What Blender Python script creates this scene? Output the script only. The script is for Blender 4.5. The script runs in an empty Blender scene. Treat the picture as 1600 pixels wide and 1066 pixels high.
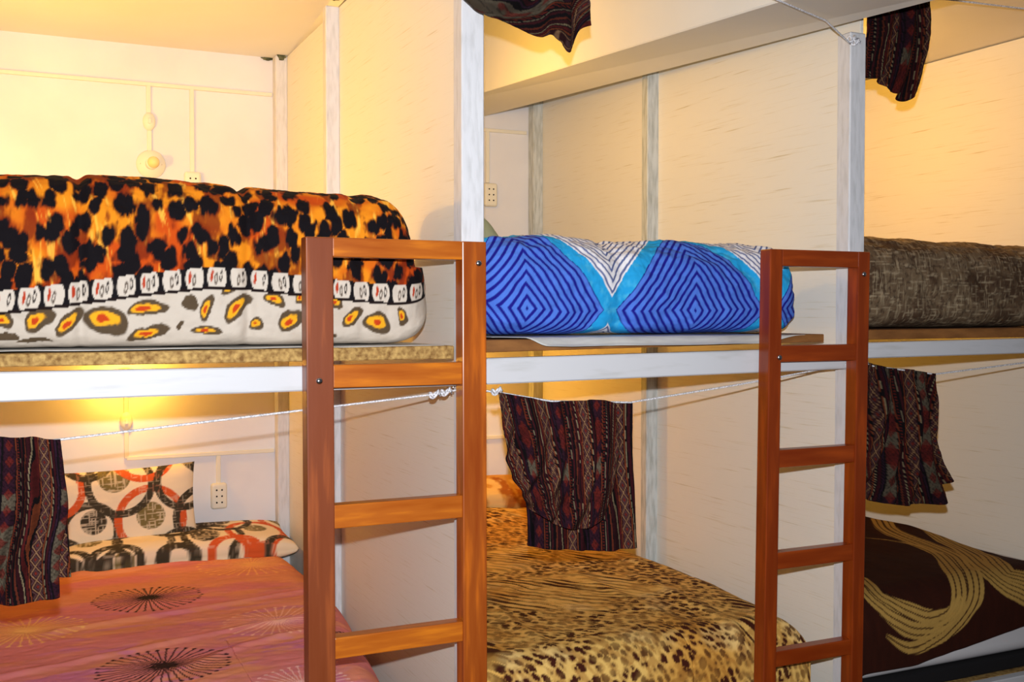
import bpy, bmesh, math, random
import numpy as np
from mathutils import Vector, Matrix
R = math.radians
C = bpy.context.scene.collection
random.seed(4)
CZ = 1.40                      # eye height; heights below are often given relative to it
# ---------------------------------------------------------------- camera
F = 1660.0
PITCH, YAW = R(-1.48), R(25.0)
cd = bpy.data.cameras.new('camera'); cam = bpy.data.objects.new('camera', cd); C.objects.link(cam)
cd.sensor_width = 36; cd.lens = F / 1600 * 36; cd.clip_start = 0.05
cam.location = (0, 0, CZ); cam.rotation_euler = (R(90) + PITCH, 0, -YAW)
bpy.context.scene.camera = cam
# ---------------------------------------------------------------- world, lamps, exposure
vs = bpy.context.scene.view_settings
vs.view_transform = 'Standard'; vs.look = 'None'; vs.gamma = 1; vs.use_curve_mapping = False
vs.exposure = 0.0
w = bpy.data.worlds.new('room_air'); bpy.context.scene.world = w; w.use_nodes = True
w.node_tree.nodes['Background'].inputs[0].default_value = (0.92, 0.93, 1.0, 1)
w.node_tree.nodes['Background'].inputs[1].default_value = 0.07
WARM = (1.0, 0.52, 0.06)
def point(name, loc, power, col, rad=0.03):
    l = bpy.data.lights.new(name, 'POINT'); l.energy = power; l.color = col; l.shadow_soft_size = rad
    o = bpy.data.objects.new(name, l); C.objects.link(o); o.location = loc; return o
fl = bpy.data.lights.new('camera_flash', 'SPOT'); fl.energy = 300; fl.color = (0.95, 0.97, 1.0)
fl.shadow_soft_size = 0.012; fl.spot_size = R(115); fl.spot_blend = 1.0
fo = bpy.data.objects.new('camera_flash', fl); C.objects.link(fo)
fo.location = (0, 0, CZ + 0.10); fo.rotation_euler = (R(90), 0, -R(20))
LAMPS = {'lower_left': ((0.364, 4.06, CZ - 0.235), 5), 'upper_left': ((-0.10, 3.35, CZ + 0.38), 18.0),
         'lower_middle': ((1.50, 4.02, CZ - 0.25), 8.0), 'upper_middle': ((1.25, 3.25, CZ + 0.68), 9.0),
         'upper_right': ((2.42, 3.05, CZ + 0.68), 12.0), 'lower_right': ((2.36, 3.6, CZ - 0.22), 4.5)}
for k, (p, e) in LAMPS.items():
    point('bulb_light_' + k, p, e, WARM)

# ---------------------------------------------------------------- measuring helpers
cy, sy, cp, sp = math.cos(YAW), math.sin(YAW), math.cos(PITCH), math.sin(PITCH)
def ray(px, py):
    a, b = (px - 800) / F, (533 - py) / F
    fwd = cp - b * sp; up = sp + b * cp
    return Vector((a * cy + fwd * sy, -a * sy + fwd * cy, up))
def at_y(px, py, Y):
    d = ray(px, py); return Vector((0, 0, CZ)) + d * (Y / d.y)
def at_z(px, py, Z):
    d = ray(px, py); return Vector((0, 0, CZ)) + d * ((Z - CZ) / d.z)
# ---------------------------------------------------------------- numpy noise
def hsh(ix, iy, k=0):
    v = np.sin(ix * 127.1 + iy * 311.7 + k * 74.7) * 43758.5453
    return v - np.floor(v)
def vnoise(x, y, k=0):
    ix, iy = np.floor(x), np.floor(y); fx, fy = x - ix, y - iy
    fx = fx * fx * (3 - 2 * fx); fy = fy * fy * (3 - 2 * fy)
    a = hsh(ix, iy, k); b = hsh(ix + 1, iy, k); c = hsh(ix, iy + 1, k); d = hsh(ix + 1, iy + 1, k)
    return (a * (1 - fx) + b * fx) * (1 - fy) + (c * (1 - fx) + d * fx) * fy
def fbm(x, y, k=0, o=4):
    s = 0; a = .5
    for i in range(o):
        s = s + a * vnoise(x, y, k + i); x = x * 2.03 + 5.1; y = y * 2.03 + 1.7; a *= .5
    return s / (1 - .5 ** o)
def worley(x, y, k=0, jit=.9):
    ix, iy = np.floor(x), np.floor(y)
    f1 = np.full(x.shape, 9.); f2 = f1.copy(); cid = np.zeros(x.shape)
    for dx in (-1, 0, 1):
        for dy in (-1, 0, 1):
            cx, cyy = ix + dx, iy + dy
            px = cx + .5 + (hsh(cx, cyy, k) - .5) * jit; py = cyy + .5 + (hsh(cx, cyy, k + 9) - .5) * jit
            d = np.hypot(px - x, py - y); m = d < f1
            f2 = np.where(m, f1, np.minimum(f2, d)); cid = np.where(m, hsh(cx, cyy, k + 17), cid); f1 = np.where(m, d, f1)
    return f1, f2, cid
def ss(a, b, x):
    t = np.clip((np.asarray(x, float) - a) / (b - a), 0, 1); return t * t * (3 - 2 * t)
def lin(c):
    c = np.asarray(c, float) / 255.
    return np.where(c <= .04045, c / 12.92, ((c + .055) / 1.055) ** 2.4)
def mix(base, col, m):
    m = np.clip(np.asarray(m, float), 0, 1)[..., None]; return base * (1 - m) + lin(col) * m
def fill(shape, col):
    return np.zeros(shape + (3,)) + lin(col)
def segdist(x, y, pts):
    d = np.full(x.shape, 9.)
    tt = np.zeros(x.shape); n = len(pts) - 1
    for i in range(n):
        ax, ay = pts[i]; bx, by = pts[i + 1]
        ux, uy = bx - ax, by - ay; L = ux * ux + uy * uy + 1e-12
        t = np.clip(((x - ax) * ux + (y - ay) * uy) / L, 0, 1)
        e = np.hypot(x - ax - t * ux, y - ay - t * uy)
        m = e < d; d = np.where(m, e, d); tt = np.where(m, (i + t) / n, tt)
    return d, tt
def smooth_line(pts, n=8):
    """Catmull-Rom through pts"""
    out = []; P = [pts[0]] + list(pts) + [pts[-1]]
    for i in range(1, len(P) - 2):
        for j in range(n):
            t = j / n; p0, p1, p2, p3 = [np.array(q, float) for q in P[i - 1:i + 3]]
            out.append(.5 * ((2 * p1) + (-p0 + p2) * t + (2 * p0 - 5 * p1 + 4 * p2 - p3) * t * t + (-p0 + 3 * p1 - 3 * p2 + p3) * t ** 3))
    out.append(np.array(pts[-1], float)); return out

# ---------------------------------------------------------------- materials
def newmat(name, rough=.6, spec=.3):
    m = bpy.data.materials.new(name); m.use_nodes = True
    b = m.node_tree.nodes['Principled BSDF']; b.inputs['Roughness'].default_value = rough
    b.inputs['Specular IOR Level'].default_value = spec; return m, m.node_tree, b
def L3(c): return tuple(float(v) for v in lin(c)) + (1,)
def plain(name, col, rough=.6, metal=0, spec=.3):
    m, t, b = newmat(name, rough, spec); b.inputs['Base Color'].default_value = L3(col); b.inputs['Metallic'].default_value = metal; return m
def grainy(name, c1, c2, scale, stretch, rough=.5, lo=.35, hi=.65, bump=.1, detail=6, c3=None, spec=.3, seed=0.0, dist=0.0):
    m, t, b = newmat(name, rough, spec); N = t.nodes; L = t.links
    tc = N.new('ShaderNodeTexCoord'); mp = N.new('ShaderNodeMapping'); mp.inputs['Scale'].default_value = stretch
    mp.inputs['Location'].default_value = (seed, seed * 2, seed * 3)
    no = N.new('ShaderNodeTexNoise'); no.inputs['Scale'].default_value = scale; no.inputs['Detail'].default_value = detail
    no.inputs['Distortion'].default_value = dist
    cr = N.new('ShaderNodeValToRGB'); cr.color_ramp.elements[0].position = lo; cr.color_ramp.elements[1].position = hi
    cr.color_ramp.elements[0].color = L3(c1); cr.color_ramp.elements[1].color = L3(c2)
    if c3: e = cr.color_ramp.elements.new((lo + hi) / 2); e.color = L3(c3)
    L.new(tc.outputs['Object'], mp.inputs[0]); L.new(mp.outputs[0], no.inputs[0]); L.new(no.outputs[0], cr.inputs[0])
    L.new(cr.outputs[0], b.inputs['Base Color'])
    bp = N.new('ShaderNodeBump'); bp.inputs['Strength'].default_value = bump; bp.inputs['Distance'].default_value = .004
    L.new(no.outputs[0], bp.inputs['Height']); L.new(bp.outputs[0], b.inputs['Normal'])
    return m
M = {}
M['ply'] = grainy('painted_plywood', (206, 196, 170), (233, 229, 219), 7, (6, .8, 34), .55, .26, .42, .08, 9, (228, 222, 208))
M['plaster'] = grainy('painted_plaster', (222, 221, 226), (232, 231, 234), 3, (1, 1, 1), .7, bump=.05)
M['ceil'] = grainy('ceiling_paint', (226, 222, 212), (232, 228, 220), 2, (1, 1, 1), .7, bump=.03)
M['post'] = grainy('whitewashed_post', (196, 196, 198), (216, 216, 220), 26, (3, 3, .6), .6, .25, .55, .3, 8)
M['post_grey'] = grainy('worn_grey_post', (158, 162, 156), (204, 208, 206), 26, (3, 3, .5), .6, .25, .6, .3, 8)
M['rail'] = grainy('white_gloss_rail', (184, 184, 182), (206, 206, 210), 8, (.7, 3, 5), .4, .22, .5, .2, 8)
M['chip'] = grainy('particle_board', (120, 84, 40), (196, 160, 96), 90, (1, 1, 1), .8, .3, .7, .5, 4)
M['chip2'] = grainy('brown_board', (112, 70, 34), (150, 100, 52), 40, (.3, 1, 1), .7, .3, .7, .3, 4)
M['wood_v'] = grainy('varnished_wood_upright', (142, 62, 14), (206, 108, 26), 7, (6, 6, .6), .3, .3, .72, .06, 7, (156, 76, 22), .5)
M['wood_d'] = grainy('dark_varnished_wood', (120, 54, 20), (164, 84, 38), 7, (6, 6, .5), .35, .3, .72, .06, 7, (126, 60, 28), .5, 2.)
M['wood_h'] = grainy('varnished_wood_crosswise', (160, 76, 10), (220, 128, 28), 7, (.7, 6, 6), .3, .3, .72, .06, 7, (178, 94, 24), .5, 4.)
M['wood_r'] = grainy('red_brown_varnished_wood', (122, 42, 6), (162, 66, 14), 7, (5, 6, .6), .3, .3, .72, .06, 7, (130, 50, 12), .5, 6.)
M['wood_rh'] = grainy('red_brown_wood_crosswise', (126, 44, 6), (164, 68, 16), 7, (.7, 6, 6), .3, .3, .72, .06, 7, (138, 54, 12), .5, 8.)
M['cream'] = plain('cream_plastic', (232, 226, 208), .35)
M['chrome'] = plain('chrome', (200, 200, 205), .18, 1)
M['black'] = plain('black_hole', (18, 14, 12), .8)
M['rope'] = grainy('white_twisted_cord', (178, 176, 180), (240, 240, 246), 260, (1, 1, 1), .5, .35, .6, .4, 2)
M['paper'] = grainy('pale_plastic_sheet', (196, 196, 192), (226, 226, 224), 6, (1, 1, 1), .45, bump=.2)
M['mat_white'] = plain('mattress_ticking', (214, 212, 214), .8)
M['strip_dark'] = plain('near_black_strip', (22, 20, 22), .9)
M['floor'] = grainy('brown_floor', (110, 72, 44), (140, 98, 62), 4, (8, .5, 1), .4)
M['mold'] = grainy('mould_stain', (40, 46, 30), (110, 110, 80), 60, (1, 1, 1), .9)
M['tealgrey'] = plain('grey_blue_cloth', (128, 150, 150), .9)
def glow(name, col, s):
    m, t, b = newmat(name, .3); b.inputs['Base Color'].default_value = L3((255, 240, 210))
    b.inputs['Emission Color'].default_value = col; b.inputs['Emission Strength'].default_value = s; return m
M['bulb_on'] = glow('lit_bulb', (1, .75, .35, 1), 8)
M['bulb_off'] = plain('unlit_frosted_bulb', (240, 214, 150), .25)
def fabric(name, rough=.85, bump=.25, bscale=500, sheen=0.0):
    m, t, b = newmat(name, rough, .15); N = t.nodes; L = t.links
    a = N.new('ShaderNodeAttribute'); a.attribute_name = 'print'; L.new(a.outputs['Color'], b.inputs['Base Color'])
    tc = N.new('ShaderNodeTexCoord'); no = N.new('ShaderNodeTexNoise'); no.inputs['Scale'].default_value = bscale
    L.new(tc.outputs['Object'], no.inputs[0])
    bp = N.new('ShaderNodeBump'); bp.inputs['Strength'].default_value = bump; bp.inputs['Distance'].default_value = .002
    L.new(no.outputs[0], bp.inputs['Height']); L.new(bp.outputs[0], b.inputs['Normal'])
    b.inputs['Sheen Weight'].default_value = sheen
    return m
M['fabric'] = fabric('printed_cotton'); M['fabric_soft'] = fabric('brushed_blanket', .95, .5, 260)
M['woven'] = fabric('handwoven_cloth', .95, .7, 700)

# ---------------------------------------------------------------- object helpers
def link(name, me, m, parent=None, smooth=False, loc=None):
    o = bpy.data.objects.new(name, me); C.objects.link(o)
    if m: me.materials.append(m)
    if smooth:
        me.polygons.foreach_set('use_smooth', [True] * len(me.polygons))
    if parent: o.parent = parent
    if loc: o.location = loc
    return o
def tag(o, label=None, cat=None, group=None, kind=None):
    if label: o['label'] = label
    if cat: o['category'] = cat
    if group: o['group'] = group
    if kind: o['kind'] = kind
    return o
GROUPS = {'ladder': 'wooden bunk ladders', 'power_outlet': 'wall outlets', 'wall_lamp': 'bulb holders on the back wall', 'upper_bunk': 'upper bunk platforms', 'lower_bunk': 'lower bunk frames', 'cord': 'cords across the bays', 'conduit': 'conduits on the back wall', 'inline_switch': 'oval wall switches', 'screw_eye': 'screw eyes on the posts'}
def empty(name, loc, label=None, cat=None, group=None, kind=None):
    group = group or GROUPS.get(name)
    o = bpy.data.objects.new(name, None); C.objects.link(o); o.location = loc; o.empty_display_size = .05
    return tag(o, label, cat, group, kind)
def child_fix(o, root):
    """geometry given in world space: shift to the root's frame"""
    o.data.transform(Matrix.Translation(-Vector(root.location))); o.parent = root; return o
def prism(name, corners8, m, root=None, bevel=.002, seg=1, smooth=False):
    """corners8: 4 bottom then 4 top points, same winding"""
    bm = bmesh.new(); v = [bm.verts.new(c) for c in corners8]
    for f in ((3, 2, 1, 0), (4, 5, 6, 7), (0, 1, 5, 4), (1, 2, 6, 5), (2, 3, 7, 6), (3, 0, 4, 7)):
        bm.faces.new([v[i] for i in f])
    bmesh.ops.recalc_face_normals(bm, faces=bm.faces)
    if bevel: bmesh.ops.bevel(bm, geom=list(bm.edges), offset=bevel, segments=seg, affect='EDGES', profile=.5)
    me = bpy.data.meshes.new(name); bm.to_mesh(me); bm.free()
    o = link(name, me, m, smooth=smooth)
    return child_fix(o, root) if root else o
def box(name, x0, x1, y0, y1, z0, z1, m, root=None, bevel=.002, seg=1):
    return prism(name, [(x0, y0, z0), (x1, y0, z0), (x1, y1, z0), (x0, y1, z0), (x0, y0, z1), (x1, y0, z1), (x1, y1, z1), (x0, y1, z1)], m, root, bevel, seg)
def tube(name, pts, r, m, root=None, n=8, closed=False):
    bm = bmesh.new(); rings = []; pts = [Vector(p) for p in pts]
    for i, p in enumerate(pts):
        d = (pts[min(i + 1, len(pts) - 1)] - pts[max(i - 1, 0)]).normalized()
        a = d.cross(Vector((0, 0, 1))) if abs(d.z) < .95 else d.cross(Vector((0, 1, 0)))
        a.normalize(); b = d.cross(a)
        rr = r[i] if isinstance(r, (list, tuple)) else r
        rings.append([bm.verts.new(p + a * rr * math.cos(2 * math.pi * k / n) + b * rr * math.sin(2 * math.pi * k / n)) for k in range(n)])
    for i in range(len(rings) - 1):
        for k in range(n):
            bm.faces.new((rings[i][k], rings[i][(k + 1) % n], rings[i + 1][(k + 1) % n], rings[i + 1][k]))
    bm.faces.new(rings[0][::-1]); bm.faces.new(rings[-1])
    bmesh.ops.recalc_face_normals(bm, faces=bm.faces)
    me = bpy.data.meshes.new(name); bm.to_mesh(me); bm.free()
    o = link(name, me, m, smooth=True)
    return child_fix(o, root) if root else o
def lathe(name, prof, m, root, loc, axis='-y', n=24):
    """prof: (radius, distance out of wall). axis -y: out towards the aisle"""
    bm = bmesh.new(); rings = []
    for r, h in prof:
        rings.append([bm.verts.new((loc[0] + r * math.cos(2 * math.pi * k / n), loc[1] - h, loc[2] + r * math.sin(2 * math.pi * k / n)) if axis == '-y'
                     else (loc[0] + r * math.cos(2 * math.pi * k / n), loc[1] + r * math.sin(2 * math.pi * k / n), loc[2] + h)) for k in range(n)])
    for i in range(len(rings) - 1):
        for k in range(n): bm.faces.new((rings[i][k], rings[i][(k + 1) % n], rings[i + 1][(k + 1) % n], rings[i + 1][k]))
    bm.faces.new(rings[0][::-1]); bm.faces.new(rings[-1]); bmesh.ops.recalc_face_normals(bm, faces=bm.faces)
    me = bpy.data.meshes.new(name); bm.to_mesh(me); bm.free()
    o = link(name, me, m, smooth=True)
    return child_fix(o, root) if root else o
def sheet(name, X, Y, Z, col, m, closed_v=False, solid=0, root=None, flip=False):
    """grid arrays (nu,nv) -> mesh with the print colour on its points"""
    nu, nv = X.shape
    co = np.stack([X, Y, Z], -1).reshape(-1, 3)
    iu = np.arange(nu - 1)[:, None]; jv = np.arange(nv if closed_v else nv - 1)[None, :]
    a = iu * nv + jv; b = (iu + 1) * nv + jv; c = (iu + 1) * nv + (jv + 1) % nv; d = iu * nv + (jv + 1) % nv
    fa = np.stack(np.broadcast_arrays(a, b, c, d), -1).reshape(-1, 4)
    if flip: fa = fa[:, ::-1]
    me = bpy.data.meshes.new(name); me.vertices.add(len(co)); me.vertices.foreach_set('co', co.ravel().astype(np.float32))
    nf = len(fa); me.loops.add(nf * 4); me.loops.foreach_set('vertex_index', fa.ravel().astype(np.int32))
    me.polygons.add(nf); me.polygons.foreach_set('loop_start', np.arange(nf, dtype=np.int32) * 4)
    me.polygons.foreach_set('loop_total', np.full(nf, 4, np.int32)); me.update(calc_edges=True)
    if col is not None:
        at = me.attributes.new('print', 'FLOAT_COLOR', 'POINT')
        cc = np.concatenate([np.clip(col, 0, 1).reshape(-1, 3), np.ones((len(co), 1))], 1)
        at.data.foreach_set('color', cc.ravel().astype(np.float32))
    o = link(name, me, m, smooth=True)
    if root: child_fix(o, root)
    if solid:
        s = o.modifiers.new('thickness', 'SOLIDIFY'); s.thickness = solid; s.offset = 0
    return o

# ================================================================ SETTING
YF, YB = 2.24, 4.19
def struct(o): o['kind'] = 'structure'; return o
struct(box('floor', -1.6, 4.6, -1.0, 4.4, -.05, 0, M['floor'], bevel=0))
struct(box('wall_back', -1.6, 4.6, YB, YB + .12, 0, CZ + 1.7, M['plaster'], bevel=0))
# ceilings of the bays
struct(prism('ceiling', [(-1.35, 1.6, CZ + 1.11), (.99, 1.6, CZ + 1.11), (.99, YB, CZ + 1.0), (-1.35, YB, CZ + 1.0),
                  (-1.35, 1.6, CZ + 1.16), (.99, 1.6, CZ + 1.16), (.99, YB, CZ + 1.05), (-1.35, YB, CZ + 1.05)], M['ceil'], bevel=0))
struct(box('ceiling', 1.0, 2.14, 1.6, YB, CZ + 1.5, CZ + 1.55, M['ceil'], bevel=0))
r3 = empty('ceiling', (2.6, 3.0, CZ + .97), kind='structure')
box('panel', 2.14, 4.5, 2.41, YB, CZ + .97, CZ + 1.0, M['ceil'], r3, .003)
box('panel', 2.14, 4.5, 1.4, 2.403, CZ + .966, CZ + .996, M['ceil'], r3, .003)
# beam between middle and right bay
def lerp(a, b, t): return Vector(a) * (1 - t) + Vector(b) * t
er0 = at_y(1452, 3, 1.95); er1 = at_y(757, 182, YB)
el0 = at_y(1208, 5.4, 2.117); el1 = at_y(757, 143.5, 3.724)
er_f = lerp(er0, er1, -.16); el_f = lerp(el0, el1, -.36); el_b = lerp(el0, el1, (YB - 2.117) / (3.724 - 2.117))
up = Vector((0, 0, 1))
def topz(v): return Vector((v.x, v.y, CZ + 1.5))
struct(prism('trim_1', [el_f, er_f, er1, el_b, topz(el_f), topz(er_f), topz(er1), topz(el_b)], M['ceil'], bevel=.004))

# partitions: posts and plywood panels
def partition(name, xl0, xl1, ytop, fronttop, front=True):
    """xl0/xl1: X of the posts' left faces at front / back"""
    root = empty(name, (xl0, 3.2, 0), kind='structure')
    xl = lambda y: xl0 + (xl1 - xl0) * (y - YF) / (YB - YF)
    for (y0, y1, wd, zt) in ((YF, YF + .052, .056, fronttop), (3.40, 3.44, .046, ytop), (YB - .055, YB - .001, .046, ytop)):
        if name == 'wall_right' and y0 == 3.40: y0, y1, wd = 3.24, 3.28, .072
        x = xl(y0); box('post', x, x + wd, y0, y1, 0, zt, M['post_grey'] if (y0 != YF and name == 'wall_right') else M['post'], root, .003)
    mid = 3.44 if name != 'wall_right' else 3.28
    for (y0, y1) in ((YF + .012, mid - .012), (mid - .008, YB - .002)):
        xa, xb = xl(y0) + .0455, xl(y1) + .0455
        prism('panel', [(xa, y0, .02), (xa + .012, y0, .02), (xb + .012, y1, .02), (xb, y1, .02),
                        (xa, y0, ytop), (xa + .012, y0, ytop), (xb + .012, y1, ytop), (xb, y1, ytop)], M['ply'], root, .001)
    return root
partition('wall_left', -.24, -.24, CZ + .998, CZ + 1.06)
partition('wall_middle', .919, .919, CZ + 1.0, CZ + 1.5)
partition('wall_right', 2.057, 2.03, CZ + .965, CZ + .765)
partition('wall_end', 3.16, 3.14, CZ + .965, CZ + .96)
# mould where the posts meet the ceiling, damp stain is part of the post
wm = bpy.data.objects['wall_middle']
for (x, y, z, wdt, hh) in ((.942, YB - .056, CZ + .998, .042, .016), (.90, YB - .002, CZ + .996, .05, .008), (.944, 3.398, CZ + 1.026, .045, .010)):
    bm = bmesh.new(); n = 22; fr = []
    for i in range(n):
        a = 2 * math.pi * i / n; k = .65 + .5 * random.random()
        fr.append((x + wdt / 2 * math.cos(a) * k, z + hh * math.sin(a) * k))
    A = [bm.verts.new((a, y - .001, c)) for a, c in fr]; B = [bm.verts.new((a, y + .001, c)) for a, c in fr]
    bm.faces.new(A); bm.faces.new(B[::-1])
    for i in range(n): bm.faces.new((A[i], B[i], B[(i + 1) % n], A[(i + 1) % n]))
    me = bpy.data.meshes.new('mould_patch'); bm.to_mesh(me); bm.free(); child_fix(link('mould_patch', me, M['mold']), wm)

# ================================================================ BUNKS
def bunk(x0, x1, rail, board, bmat, label, rlabel=None):
    root = empty('upper_bunk', ((x0 + x1) / 2, YF, CZ - .2), label, 'bunk')
    (tl, bl, tr, br) = rail
    prism('front_rail', [(x0, YF - .012, CZ - bl), (x1, YF - .012, CZ - br), (x1, YF + .022, CZ - br), (x0, YF + .022, CZ - bl),
                         (x0, YF - .012, CZ - tl), (x1, YF - .012, CZ - tr), (x1, YF + .022, CZ - tr), (x0, YF + .022, CZ - tl)], M['rail'], root, .003)
    (t0, b0, t1, b1, xe) = board
    prism('board', [(x0 + .01, YF + .03, CZ - b0), (xe, YF + .03, CZ - b1), (xe, YB - .06, CZ - b1), (x0 + .01, YB - .06, CZ - b0),
                    (x0 + .01, YF + .03, CZ - t0), (xe, YF + .03, CZ - t1), (xe, YB - .06, CZ - t1), (x0 + .01, YB - .06, CZ - t0)], bmat, root, .002)
    return root
bunk(-.18, .918, (.1106, .1686, .113, .163), (.079, .103, .074, .104, .912), M['chip'], 'upper bunk platform of flecked particle board under the leopard print comforter')
bunk(.976, 2.056, (.103, .163, .091, .150), (.062, .091, .056, .077, 2.0), M['chip2'], 'upper bunk platform under the blue diamond comforter, with a white front rail')
bunk(2.115, 3.158, (.080, .123, .070, .116), (.046, .073, .042, .071, 3.14), M['chip2'], 'upper bunk platform under the grey brown rolled blanket, brown board edge')
# lower bunk frames
def lower(x0, x1, zt, label):
    root = empty('lower_bunk', ((x0 + x1) / 2, YF, 0), label, 'bunk')
    box('front_rail', x0, x1, YF - .012, YF + .02, zt - .14, zt - .004, M['rail'], root, .003)
    box('board', x0 + .01, x1 - .01, YF + .022, YB - .06, zt - .03, zt - .005, M['chip'], root, .001)
lower(-.18, .917, .35, 'lower bunk frame under the pink bedspread, at the left')
lower(.976, 2.054, .35, 'lower bunk frame under the yellow animal print bedspread')
lower(2.115, 3.155, .312, 'lower bunk frame with cream rail under the brown blanket')

# ================================================================ COMFORTER ROLLS
def roll(name, x0, x1, yc, zb, hy, hz, n, paint, m, nu, nv, endr, seed, flare=0, wr=.008, top=None, dip=None, lump=.01, nb=5.0):
    u = np.linspace(-1, 1, nu)[:, None]
    def sup(t):
        a, b = -np.sin(t), -np.cos(t); nn = np.where(b < 0, nb, n)
        return np.sign(a) * np.abs(a) ** (2 / nn), np.sign(b) * np.abs(b) ** (2 / nn)
    lg = np.logspace(-16, -1.5, 4000); tf = np.unique(np.r_[np.linspace(0, 2 * np.pi, 20001), *[c0 + sg * lg for c0 in (0, np.pi / 2, np.pi, 1.5 * np.pi, 2 * np.pi) for sg in (-1, 1)]]); tf = tf[(tf >= 0) & (tf <= 2 * np.pi)]; fy, fz = sup(tf)
    al = np.r_[0, np.cumsum(np.hypot(np.diff(fy * hy), np.diff(fz * hz)))]
    th = np.interp(np.linspace(0, al[-1], nv, endpoint=False), al, tf)[None, :]
    L = (x1 - x0) / 2; xc = (x0 + x1) / 2
    # end rounding: radius shrinks in the last endr metres; finer steps there
    uu = np.sign(u) * (1 - (1 - np.abs(u)) ** 1.25)
    xs = uu * L
    e = np.clip((np.abs(xs) - (L - endr)) / endr, 0, 1)
    sc = np.sqrt(np.clip(1 - e ** 2.6, 0, 1)); sc = np.maximum(sc, .015) + 0 * th
    if flare: sc = np.where(-np.cos(th) < 0, np.maximum(sc, .015) ** .45, sc)
    c, s = np.cos(th), np.sin(th)
    # theta 0 = bottom back, runs: bottom -> front -> top -> back
    cy_ = -np.sin(th); cz_ = -np.cos(th)
    prof_y, prof_z = sup(th)
    X = xc + xs + 0 * th
    bulge = 1 + lump * 4 * (fbm(X * 5 + seed, np.sin(th) * 1.5 + 3, seed, 3) - .5)
    scz = .5 + .5 * sc if flare else sc
    H = hz if top is None else hz * top(X)
    Yv = yc + prof_y * hy * sc * bulge
    Zv = zb + H + prof_z * H * (sc if not flare else sc) * (1 + (bulge - 1) * (prof_z > 0))
    if flare: # keep the bottom long, top rounded
        X = xc + xs * (1 - flare * ss(-.8, 1.1, prof_z) * (xs > 0)) 
    s_arc = np.cumsum(np.hypot(np.diff(prof_y * hy, axis=1, prepend=prof_y[:, :1] * hy), np.diff(prof_z * hz, axis=1, prepend=prof_z[:, :1] * hz)), axis=1) + 0 * X
    # folds and wrinkles
    wv = (fbm(X * 9 + 3 * fbm(X * 3, s_arc * 3, seed + 2), s_arc * 22, seed + 5) - .5) * wr * 2 + (fbm(X * 40, s_arc * 30, seed + 8, 3) - .5) * wr * .7
    rid = 1 - np.abs(2 * fbm(X * 6 + s_arc * 5, s_arc * 4, seed + 21, 3) - 1) * 4
    wv += np.clip(rid, 0, 1) * -wr * .8
    if dip is not None: wv = wv + dip(X, s_arc)
    Yv = Yv + prof_y * wv; Zv = Zv + np.clip(prof_z, -.1, 1) * wv
    Zv = np.maximum(Zv, zb)
    front = (prof_y < -.0) + 0 * X
    # s measured from the front bottom edge
    i0 = int(np.argmin(prof_y[0] * 1.0 + prof_z[0] * 1.0)); s_rel = s_arc - s_arc[:, i0:i0 + 1]
    col = paint(X, s_rel, Zv, e + 0 * th, prof_y + 0 * X, xs + 0 * th)
    return sheet(name, X, Yv, Zv, col, m, closed_v=True, flip=False)

def leopard(x, s, seed=0, scale=34, ang=.35):
    wx = x + .012 * (fbm(x * 18, s * 18, seed + 1) - .5) * 2; wy = s + .012 * (fbm(x * 18 + 7, s * 18, seed + 2) - .5) * 2
    a = ang + 1.1 * (fbm(x * 3.2, s * 5, seed + 3, 2) - .5)
    X = wx * np.cos(ang) - wy * np.sin(ang) * .6; Y = (wx * np.sin(ang) * .8 + wy) * .62
    f1, f2, cid = worley(X * scale, Y * scale, seed + 4, 1.0)
    streak = fbm((x + s * .25 * (a)) * 110, s * 14, seed + 6, 3)
    tone = fbm(x * 10, s * 12, seed + 7, 3)
    col = fill(x.shape, (230, 138, 24))
    col = mix(col, (196, 74, 12), ss(.42, .66, tone)); col = mix(col, (250, 190, 70), ss(.60, .78, streak) * .8)
    col = mix(col, (118, 34, 8), ss(.56, .40, f2 - f1 + .28) * 0 + ss(.48, .62, fbm(x * 34, s * 16, seed + 11)) * .85)
    rad = .32 + .20 * cid
    fr = f1 + (fbm(x * 100, s * 36, seed + 9, 3) - .5) * .55
    col = mix(col, (96, 28, 8), ss(rad + .17, rad + .02, fr) * .8)
    col = mix(col, (14, 9, 14), ss(rad + .05, rad - .03, fr))
    return col
# blotches of the pale border: crop pixels -> metres along the face
def face(cx, cy_, Y=2.34):
    p = at_y(cx / 2.424, 270 + cy_ / 2.424, Y); return p.x, p.z - (CZ - .077)
BL = [(10, 590, 34, 30, .5, 1), (150, 590, 62, 34, -.7, 1), (265, 595, 62, 30, -.8, 1), (405, 592, 78, 52, .25, 1), (560, 545, 76, 26, -.1, 1), (718, 525, 28, 26, .5, 0),
      (780, 535, 56, 20, -1.1, 1), (900, 538, 72, 32, -.75, 1), (685, 606, 22, 9, -1.1, 0), (565, 636, 80, 24, -.3, 1), (785, 622, 58, 18, .05, 1), (872, 466, 32, 20, -.3, 1),
      (1042, 506, 46, 26, .35, 1), (1100, 585, 54, 38, -.6, 1), (975, 600, 26, 28, 0, 1), (1138, 500, 20, 24, 0, 1), (1268, 515, 30, 24, .2, 1), (1335, 572, 52, 26, -.8, 1),
      (1430, 595, 56, 44, .3, 1), (1522, 570, 22, 40, -.4, 1), (130, 670, 66, 10, 0, 0), (20, 655, 40, 14, 0, 0), (1240, 645, 40, 10, 0, 0)]
BLM = []
for cx, cy2, a, b, an, k in BL:
    x, s = face(cx, cy2); BLM.append((x, s, a / 2.424 * 2.3 / F, b / 2.424 * 2.3 / F, an, k))
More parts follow.
